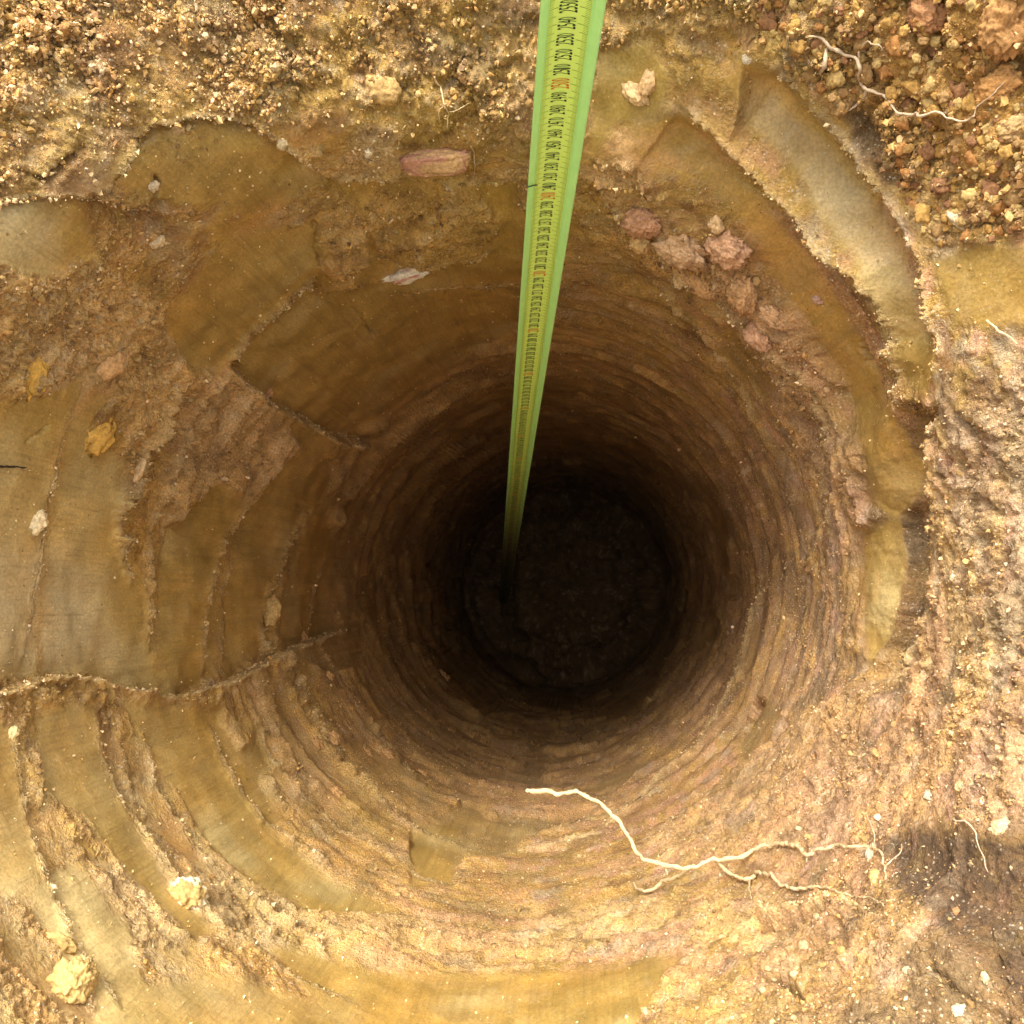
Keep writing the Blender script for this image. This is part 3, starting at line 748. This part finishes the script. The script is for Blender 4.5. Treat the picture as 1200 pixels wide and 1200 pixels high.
lump_obj('soil_clod', 798, 292, 62, 42, 40, (.54,.35,.20), 'broad rosy brown clod in the pink crumb ledge', 'clod', seed=15, thick=.5, knob=.42, crumb=.24, sink=.55, freq=2.4, sub=4)
lump_obj('soil_clod', 852, 296, 46, 36, 55, (.58,.34,.20), 'knobbly pink clod high on the crumb ledge', 'clod', seed=16, thick=.5, knob=.42, crumb=.24, sink=.55, freq=2.4, sub=4)
lump_obj('soil_clod', 822, 334, 46, 30, 38, (.54,.33,.15), 'tan egg shaped clod hanging below the crumb ledge', 'clod', seed=17, thick=.5, knob=.42, crumb=.24, sink=.55, freq=2.4, sub=4)
lump_obj('soil_clod', 868, 343, 34, 40, -15, (.55,.33,.16), 'smooth rounded tan clod beside the egg shaped clod', 'clod', seed=18, thick=.5, knob=.42, crumb=.24, sink=.55, freq=2.4, sub=4)
lump_obj('soil_clod', 888, 393, 36, 30, 30, (.56,.33,.20), 'dull pink pitted clod at the lower end of the crumb ledge', 'clod', seed=19, thick=.5, knob=.42, crumb=.24, sink=.55, freq=2.4, sub=4)
lump_obj('soil_clod', 905, 370, 34, 18, 40, (.56,.34,.18), 'narrow tan crumb wedged between two ledge clods', 'clod', seed=20, thick=.5, knob=.42, crumb=.24, sink=.55, freq=2.4, sub=4)
lump_obj('soil_clod', 838, 264, 20, 18, 0, (.62,.42,.22), 'small pale crumb above the knobbly pink clod', 'clod', seed=21, thick=.8, knob=.4)
lump_obj('soil_clod', 758, 96, 18, 30, 20, (.56,.36,.18), 'upright tan crumb in the cracked clay beside the green tape', 'clod', seed=22, thick=.7, knob=.4)
lump_obj('soil_clod', 745, 112, 34, 20, 40, (.62,.42,.22), 'pale flaky clod over the dark crack near the green tape', 'clod', seed=23, thick=.7, knob=.45)
lump_obj('soil_clod', 40, 440, 34, 40, 10, (.62,.38,.08), 'bright yellow crust lump on the left clay crust', 'clod', seed=24, thick=.22, knob=.6, crumb=.3, sink=.55)
lump_obj('soil_clod', 118, 508, 38, 36, 20, (.60,.36,.08), 'yellow ochre crust lump beside the crust edge', 'clod', seed=25, thick=.20, knob=.6, crumb=.3, sink=.55)
lump_obj('soil_clod', 163, 553, 10, 28, 20, (.60,.40,.20), 'slim tan flake peeling from the torn crust edge', 'clod', seed=26, thick=.7)
lump_obj('soil_clod', 128, 430, 44, 24, -15, (.56,.34,.15), 'overhanging tan crust flap above the smooth left plate', 'clod', seed=27, thick=.5, knob=.3)
lump_obj('soil_clod', 317, 459, 10, 12, 0, (.58,.32,.16), 'tiny orange pellet on the dark smooth plate', 'clod', seed=28)
lump_obj('soil_clod', 318, 718, 18, 26, 0, (.46,.30,.11), 'lumpy brown knob on the thin upright clay ridge', 'clod', seed=29, thick=.9, knob=.4)
lump_obj('soil_clod', 448, 105, 50, 34, 20, (.48,.31,.12), 'large rounded ochre clod in the gravelly bank near fine roots', 'clod', seed=30, thick=.7, knob=.3)
lump_obj('soil_clod', 1085, 18, 44, 36, 20, (.38,.19,.085), 'big rough red brown stone in the gravel beside the dark gap', 'stone', seed=31, thick=.6, knob=.4, crumb=.22, sink=.6, freq=2.2, sub=4)
lump_obj('soil_clod', 1168, 103, 52, 34, -30, (.46,.24,.08), 'flat orange brown clod touching the end of the thin root', 'clod', seed=32, thick=.6, knob=.4, crumb=.22, sink=.6, freq=2.2, sub=4)
lump_obj('soil_clod', 1188, 150, 44, 26, -25, (.44,.29,.13), 'flat tan clod under the flat orange brown clod', 'clod', seed=33, thick=.6, knob=.4, crumb=.22, sink=.6, freq=2.2, sub=4)
lump_obj('soil_clod', 1178, 30, 60, 70, 10, (.38,.20,.07), 'dark orange lump of soil bulging from the gravel bank', 'clod', seed=34, thick=.6, knob=.4, crumb=.22, sink=.6, freq=2.2, sub=4)
lump_obj('white_stone', 876, 69, 14, 11, -30, (.74,.72,.68), 'small whitish stone in the dark notch atop the curved trough', 'stone', seed=35)
lump_obj('white_stone', 1120, 258, 26, 10, 35, (.75,.68,.55), 'pale elongated stone at the foot of the loose gravel', 'stone', seed=36)
lump_obj('white_stone', 957, 353, 14, 9, 0, (.72,.52,.48), 'pinkish white pebble below the long torn clay edge', 'stone', seed=37)
lump_obj('white_stone', 208, 152, 14, 14, 0, PAL_, 'round cream pebble at the top of the smooth ledge', 'stone', seed=38)
lump_obj('white_stone', 180, 219, 13, 11, 0, (.80,.74,.62), 'white pebble lying across a thin dark crack', 'stone', seed=39)
lump_obj('white_stone', 332, 170, 12, 12, 0, (.72,.64,.48), 'pale pebble on the rim of the smooth ledge', 'stone', seed=40)
lump_obj('white_stone', 480-50, 177, 9, 9, 0, (.82,.78,.68), 'tiny white pebble under the gravelly overhang', 'stone', seed=41)
lump_obj('white_stone', 16, 857, 12, 14, 0, (.76,.66,.42), 'small pale yellow stone on the left groove edge', 'stone', seed=42, knob=.5, sink=.55)
lump_obj('white_stone', 1125, 1185, 16, 12, -20, (.80,.72,.62), 'white pebble on the yellow bank below the dark hollow', 'stone', seed=43, knob=.6, sink=.6)
lump_obj('white_stone', 1152, 1144, 9, 12, 10, (.74,.66,.46), 'cream pebble on the lower lip of the dark hollow', 'stone', seed=44)
lump_obj('white_stone', 1088, 931, 15, 9, 15, (.76,.72,.66), 'white pebble on the bank above the dark hollow', 'stone', seed=45, knob=.5, sink=.55)
lump_obj('soil_clod', 1134, 922, 24, 20, 10, (.54,.38,.20), 'pale tan clod high on the bank above the dark hollow', 'clod', seed=46, knob=.4)
lump_obj('soil_clod', 1172, 970, 26, 16, -25, (.56,.42,.24), 'cream clod on the right edge above the dark hollow', 'clod', seed=47, knob=.5, sink=.55)
lump_obj('soil_clod', 1026, 1028, 14, 18, 0, (.60,.42,.16), 'yellow crumb just under the forked root end', 'clod', seed=48, knob=.4)
lump_obj('white_stone', 1020, 1001, 10, 16, 15, (.76,.72,.64), 'white chip between the two branches of the large root', 'stone', seed=49)
for kk, (x, y, s) in enumerate([(943,1106,18),(930,1140,13),(965,1130,15),(910,1148,12),(895,1158,10),(985,1112,14),(900,1135,11),(1060,1135,12),(982,1050,13),(958,1075,11)]):
    lump_obj('pale_pebble', x, y, s * .8, s * .6, 20 * kk, [(.44,.32,.17), (.50,.39,.23), (.42,.27,.10)][kk % 3], 'pale pebble in the stony seam under the large root', 'pebble', 'pebbles of the stony seam under the root', seed=60 + kk, sub=2)
for kk, (x, y, w, h) in enumerate([(395,925,20,14),(455,885,18,14),(388,790,12,12),(430,880,14,11),(496,905,16,13),(375,870,18,15),(520,790,16,14),(356,745,16,12),(392,863,20,14)]):
    lump_obj('ridge_crumb', x, y, w * .9, h * .7, kk * 35, (.40,.23,.09), 'brown crumb stuck on the concentric auger grooves', 'crumb', 'crumbs on the auger grooves', seed=80 + kk, sub=3, knob=.7, crumb=.35, thick=.45, sink=.6, freq=2.6)
PEBB = [(880,0),(1195,0),(1195,275),(1095,285),(1050,220),(1000,150),(940,80)]
rr = random.Random(5); done = []
def in_poly(x, y, P):
    r = False
    for k in range(len(P)):
        a, b = P[k], P[k - 1]
        if (a[1] > y) != (b[1] > y) and x < (b[0] - a[0]) * (y - a[1]) / (b[1] - a[1]) + a[0]: r = not r
    return r
tries = 0
while len(done) < 270 and tries < 16000:
    tries += 1
    x, y = rr.uniform(880, 1195), rr.uniform(2, 285); s = 8 + 17 * rr.random() ** 2.2
    if not in_poly(x, y, PEBB) or any(math.hypot(x - a, y - b) < (s + t) * .42 for a, b, t in done): continue
    if 985 < x < 1055 and 115 < y < 215: continue
    if math.hypot(x - 1085, y - 18) < 30 or math.hypot(x - 1168, y - 103) < 32 or math.hypot(x - 1178, y - 30) < 40: continue
    done.append((x, y, s))
    col = rr.choice([(.40,.23,.06),(.44,.26,.07),(.36,.17,.05),(.32,.19,.07),(.44,.30,.11),(.27,.13,.055)])
    lump_obj('ochre_pebble', x, y, s, s * rr.uniform(.65, .95), rr.uniform(0, 180), col, 'ochre pebble in the loose gravel around the thin root', 'pebble',
             'ochre pebbles in the loose gravel', seed=300 + len(done), sub=2, thick=.7, knob=.7, sink=.6, freq=1.5, boxy=.75, crumb=.25)

# ------------------------------------------------------------------ roots
def tube(name, pts, rad, mat, parent=None, seg=8, wob=.25, seed=0):
    """knobbly tapering tube through 3-D points with a radius at each"""
    pts = np.array(pts, float); rad = np.array(rad, float)
    d = np.concatenate([[0], np.cumsum(np.linalg.norm(np.diff(pts, axis=0), axis=1))])
    n = max(8, int(d[-1] / .0016)); t = np.linspace(0, d[-1], n)
    P = np.stack([np.interp(t, d, pts[:, i]) for i in range(3)], 1)
    P[1:-1] = (P[:-2] + 2 * P[1:-1] + P[2:]) / 4
    r = np.interp(t, d, rad)
    q = P.astype(np.float32)
    P = P + np.stack([noise(q, 190, seed + k) for k in range(3)], 1) * .0010 + np.stack([noise(q, 420, seed + 20 + k) for k in range(3)], 1) * .0004
    r = r * (1 + wob * noise(q, 420, seed + 5) + wob * .6 * noise(q, 900, seed + 8))
    T = np.gradient(P, axis=0); T /= np.linalg.norm(T, axis=1, keepdims=True)
    A = np.cross(T, np.array([.31, .77, .55])); A /= np.linalg.norm(A, axis=1, keepdims=True); B = np.cross(T, A)
    an = np.linspace(0, 2 * np.pi, seg, endpoint=False)
    ring = P[:, None] + r[:, None, None] * (np.cos(an)[None, :, None] * A[:, None] + np.sin(an)[None, :, None] * B[:, None])
    V = np.vstack([ring.reshape(-1, 3), P[:1] - T[:1] * r[0], P[-1:] + T[-1:] * r[-1]])
    i = np.arange(n - 1)[:, None] * seg; j = np.arange(seg)[None, :]; jn = (j + 1) % seg
    Q = np.stack([i + j, i + jn, i + seg + jn, i + seg + j], 2).reshape(-1, 4)
    k0, k1 = n * seg, n * seg + 1
    caps = [(k0, (m + 1) % seg, m) for m in range(seg)] + [(k1, (n - 1) * seg + m, (n - 1) * seg + (m + 1) % seg) for m in range(seg)]
    me = bpy.data.meshes.new(name)
    me.from_pydata(V.tolist(), [], Q.tolist() + caps)
    me.polygons.foreach_set('use_smooth', np.ones(len(me.polygons), bool)); me.materials.append(mat)
    return link(name, me, parent)
def on_wall(pix, off=.002):
    off = off + .0015
    out = []
    for x, y in pix:
        p, n, Z, i = pick(x, y); v = (CAM - p); v /= np.linalg.norm(v)
        out.append(p + v * off)
    return out
def hang(pix, zs, off=.0065):
    """points on their sight lines at distances that run from one given value to the next, never inside the wall"""
    u = np.linspace(0, 1, len(pix)); out = []
    for (x, y), z in zip(pix, np.interp(u, np.linspace(0, 1, len(zs)), zs)):
        p, n, Z, i = pick(x, y)
        out.append(unproject(x, y, min(z, Z - off)))
    return out
MPP = .62 / F
zr = pick(1030, 1005)[2]; zf = pick(880, 1000)[2]
big = bpy.data.objects.new('plant_root', None); COL.objects.link(big)
big.location = pick(1030, 1003)[0]
tag(big, 'large forked cream root reaching from the soil out over the dark hole', 'root')
BI = Vector(big.location)
def sub(o, root):
    o.parent = root; o.matrix_parent_inverse = Matrix.Translation(-Vector(root.location))
def root_part(name, P, rad_px, root, mat=M_ROOT, seed=0, seg=8):
    z = np.array([((np.array(p) - CAM) @ W2C.T)[2] for p in P])
    rp = np.interp(np.linspace(0, 1, len(P)), np.linspace(0, 1, len(rad_px)), rad_px)
    o = tube(name, P, rp * .86 * z / F, mat, None, seg, .34, seed); sub(o, root); return o
m1 = [(1038,1032),(1038,1014),(1030,998),(1018,990),(995,993),(980,990),(962,994),(945,1003),(936,993),(922,988),(900,991),(880,995),(868,1005),(848,1006),(828,1008),(812,1017),(798,1018),(775,1012),(755,1007),(745,998),(738,982),(728,968),(724,958),(712,950),(702,940),(688,934),(676,927),(660,931),(640,927),(617,927)]
root_part('main_root', hang(m1, [zr, zf - .006, zf, zf + .04]), (1.2, 2.2, 2.9, 3.0, 2.9, 2.7, 2.6, 3.2), big, seed=1)
zb = pick(760, 1035)[2]
root_part('branch', hang([(812,1016),(800,1023),(788,1030),(775,1034),(765,1044),(755,1045),(745,1040),(742,1034)], [zf, zb]), (2.8, 2.6, 2.2, 1.2), big, seed=2)
root_part('branch', hang([(838,1008),(850,1020),(868,1030),(877,1030),(886,1022),(902,1025),(915,1037),(930,1041),(945,1040),(968,1039),(985,1046),(1003,1052),(1022,1053),(1036,1060)], [zf, zf, zr]), (2.2, 2.6, 2.4, 2.2, 1.2, .8), big, seed=3)
root_part('rootlet', hang([(1026,995),(1025,980),(1020,965),(1018,955)], [zr, zr]), (1.2, .6), big, M_ROOT2, 4, 6)
root_part('rootlet', hang([(1040,1012),(1048,1006),(1056,1000),(1057,990)], [zr, zr]), (1.4, .7), big, M_ROOT2, 5, 6)
root_part('rootlet', hang([(877,1030),(878,1040),(881,1052)], [zf, zf]), (1.6, .7), big, M_ROOT, 6, 6)
root_part('rootlet', hang([(780,1013),(780,1022),(781,1026)], [zf, zf]), (1.4, .7), big, M_ROOT, 7, 6)
root_part('rootlet', hang([(945,1003),(944,1010)], [zf, zf]), (1.2, .6), big, M_ROOT, 8, 6)

def make_root(label, parts, mat, seed):
    r = bpy.data.objects.new('plant_root', None); COL.objects.link(r)
    r.location = pick(*parts[0][1][0])[0]; tag(r, label, 'root')
    for k, (nm, pix, rad, off) in enumerate(parts):
        root_part(nm, on_wall(pix, off), rad, r, mat, seed + k, 6)
    return r
make_root('thin winding pale root crossing the loose orange gravel', [
    ('main_root', [(952,40),(960,48),(968,52),(970,60),(980,57),(990,63),(1002,69),(1008,77),(1007,95),(1014,103),(1030,110),(1042,119),(1055,129),(1070,134),(1085,134),(1098,132),(1112,138),(1130,140),(1142,137)], (1.6, 2.8, 2.6, 2.4, 2.4, 2.0, 1.6, 1.0), .0035),
    ('branch', [(969,60),(966,72),(960,82)], (2.2, 3.4, 2.6), .003),
    ('branch', [(1015,105),(1013,115),(1005,123),(993,132)], (2.4, 2.6, .9), .003),
    ('rootlet', [(1005,70),(1006,58),(1014,50),(1026,52),(1034,58)], (1.4, .8), .003),
    ('rootlet', [(1140,138),(1146,126),(1160,114),(1180,98)], (1.2, .6), .003)], M_ROOT2, 20)
make_root('fine pale root hairs hanging in the gravelly bank above the smooth wall', [
    ('main_root', [(508,92),(516,104),(522,120),(528,135),(526,150)], (1.2, .6), .003),
    ('rootlet', [(528,132),(538,126),(550,122)], (.9, .4), .003),
    ('rootlet', [(522,118),(514,128),(518,140)], (.8, .4), .003)], M_ROOT, 30)
make_root('short pale root tip at the right edge on smooth brown clay', [
    ('main_root', [(1158,378),(1168,385),(1180,392),(1194,402)], (1.6, 1.8, 1.2), .002)], M_ROOT, 40)
make_root('thin faint root trailing down into the dark hollow', [
    ('main_root', [(1120,960),(1133,964),(1142,975),(1148,995),(1158,1020)], (1.2, 1.2, .6), .003)], M_ROOT2, 50)
make_root('hair thin curling rootlet beside the long reddish slab', [
    ('main_root', [(552,172),(554,184),(556,196),(553,206)], (.8, .8, .5), .003)], M_ROOT2, 55)
o = tube('dead_twig', on_wall([(-12,548),(5,546),(20,547),(33,547)], .0015), (.0006, .0007, .0006, .0004), M_FIBRE, None, 6, .3, 61)
tag(o, 'thin black twig lying on the smooth left clay', 'twig')

# ------------------------------------------------------------------ green tape measure standing in the hole
TDIR = C2W @ np.array([-23 / F, 220 / F, 1.0])          # downwards along the tape, per metre of camera distance
tl_ = np.linalg.norm(TDIR); tdir = TDIR / tl_
mark25 = unproject(659.5, 97, .4415)
def axis_pt(s): return mark25 + tdir * (2.5 - s)          # s = reading in metres
up_t = -tdir
u_t = C2W @ np.array([1., 0, 0]); u_t -= u_t.dot(up_t) * up_t; u_t /= np.linalg.norm(u_t)
n_t = np.cross(u_t, up_t)                                 # printed, hollow face
if n_t.dot(CAM - mark25) < 0: n_t = -n_t
HALF, SAG, S_TOP = .01235, .0050, 3.0
fl_z = 0.0
def cup(u): return SAG * (u / HALF) ** 2
def tp(u, s, lift=0.): return axis_pt(s) + u_t * u + n_t * (cup(u) + lift)
tape = bpy.data.objects.new('tape_measure', None); COL.objects.link(tape)
tape.location = axis_pt(0.0)
tag(tape, 'lime green tape measure blade standing upright in the borehole', 'tape measure')
def tape_part(name, V, Fc, mat, smooth_shade=True):
    me = bpy.data.meshes.new(name); me.from_pydata([tuple(v) for v in V], [], Fc)
    me.polygons.foreach_set('use_smooth', np.full(len(me.polygons), smooth_shade)); me.materials.append(mat)
    o = link(name, me); sub(o, tape); return o
def strip(name, u0, u1, mat, nseg, thick=.0002):
    us = np.linspace(u0, u1, nseg + 1); ss = np.linspace(-.0, S_TOP, 40); V, Fc = [], []
    for s in ss:
        V += [tp(u, s) for u in us] + [tp(u, s, -thick) for u in us]
    m = nseg + 1; w = 2 * m
    for a in range(len(ss) - 1):
        o0, o1 = a * w, (a + 1) * w
        for b in range(nseg):
            Fc.append((o0 + b, o0 + b + 1, o1 + b + 1, o1 + b)); Fc.append((o0 + m + b, o1 + m + b, o1 + m + b + 1, o0 + m + b + 1))
        Fc.append((o0, o1, o1 + m, o0 + m)); Fc.append((o0 + nseg, o0 + m + nseg, o1 + m + nseg, o1 + nseg))
    o = tape_part(name, V, Fc, mat)
    sv = np.repeat(ss, w); depth_shade = sst(2.25, .9, sv) * .78  # blade colour darkens downwards in place of shade
    color_attr(o.data, 'depth_shade', np.stack([depth_shade] * 3, 1)); return o
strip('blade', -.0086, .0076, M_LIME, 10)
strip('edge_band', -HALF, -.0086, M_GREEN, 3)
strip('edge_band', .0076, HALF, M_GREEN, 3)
# tick marks printed every millimetre, longer at 5 and 10
V, Fc = [], []
def tick(u0, u1, s, wd):
    us = np.linspace(u0, u1, 3); b = len(V)
    for u in us: V.append(tp(u, s - wd, .0001)); V.append(tp(u, s + wd, .0001))
    for q in range(2): Fc.append((b + 2*q, b + 2*q + 2, b + 2*q + 3, b + 2*q + 1))
for mm in range(5, 2995):
    s = mm / 1000
    l = .0042 if mm % 10 == 0 else (.0032 if mm % 5 == 0 else .0020)
    wd = .00018 if mm % 5 == 0 else .0001
    tick(.0076 - l * 1.05, .0074, s, wd); tick(-.0084, -.0084 + l * .8, s, wd)
tape_part('tick_marks', V, Fc, M_TICK, False)['kind'] = 'stuff'
# digits from the built-in font, one flat mesh per digit
DIG = {}
for ch in '0123456789':
    cu = bpy.data.curves.new('d', 'FONT'); cu.body = ch; cu.size = 1.0; cu.resolution_u = 3; cu.offset = .0
    ob = bpy.data.objects.new('d', cu); COL.objects.link(ob)
    dg = bpy.context.evaluated_depsgraph_get(); mm_ = bpy.data.meshes.new_from_object(ob.evaluated_get(dg))
    co = np.array([v.co[:2] for v in mm_.vertices]); fs = [tuple(p.vertices) for p in mm_.polygons]
    lo, hi = co.min(0), co.max(0)
    co = (co - lo) / (hi - lo)
    if ch == '1': co[:, 0] = .25 + .5 * co[:, 0]
    DIG[ch] = (co, fs)
    bpy.data.objects.remove(ob); bpy.data.curves.remove(cu); bpy.data.meshes.remove(mm_)
def numeral(mm, mat, hgt, adv, wdt, uc):
    V, Fc = [], []
    txt = str(mm); n = len(txt); s0 = mm / 1000 - adv * n / 2
    for k, ch in enumerate(txt):
        co, fs = DIG[ch]; b = len(V)
        for x, y in co: V.append(tp(uc - (y - .5) * hgt, s0 + k * adv + x * wdt, .00012))
        Fc += [tuple(i + b for i in f) for f in fs]
    return tape_part('numeral', V, Fc, mat, False)
for mm in range(10, 2990, 10):
    if mm % 100: numeral(mm, M_INK, .0072, .00190, .00155, -.0011)
    else: numeral(mm, M_RED, .0080, .00195, .00160, -.0011)
hv = [tp(u, s, l) for s in (0., -.0016) for l in (.0062, -.0030) for u in (-.010, .010)]
tape_part('end_hook', hv, [(0,1,3,2),(4,6,7,5),(0,4,5,1),(2,3,7,6),(0,2,6,4),(1,5,7,3)], M_STEEL, False)
hair = tube('dark_fibre', [tp(-.0122, 2.421, .001), tp(-.0105, 2.4175, .0012), tp(-.0088, 2.4155, .001), tp(-.0072, 2.4152, .0008)], (.00025, .0003, .0003, .0002), M_FIBRE, None, 5, .1, 71)
tag(hair, 'short dark curved fibre stuck to the left edge of the green tape', 'fibre')
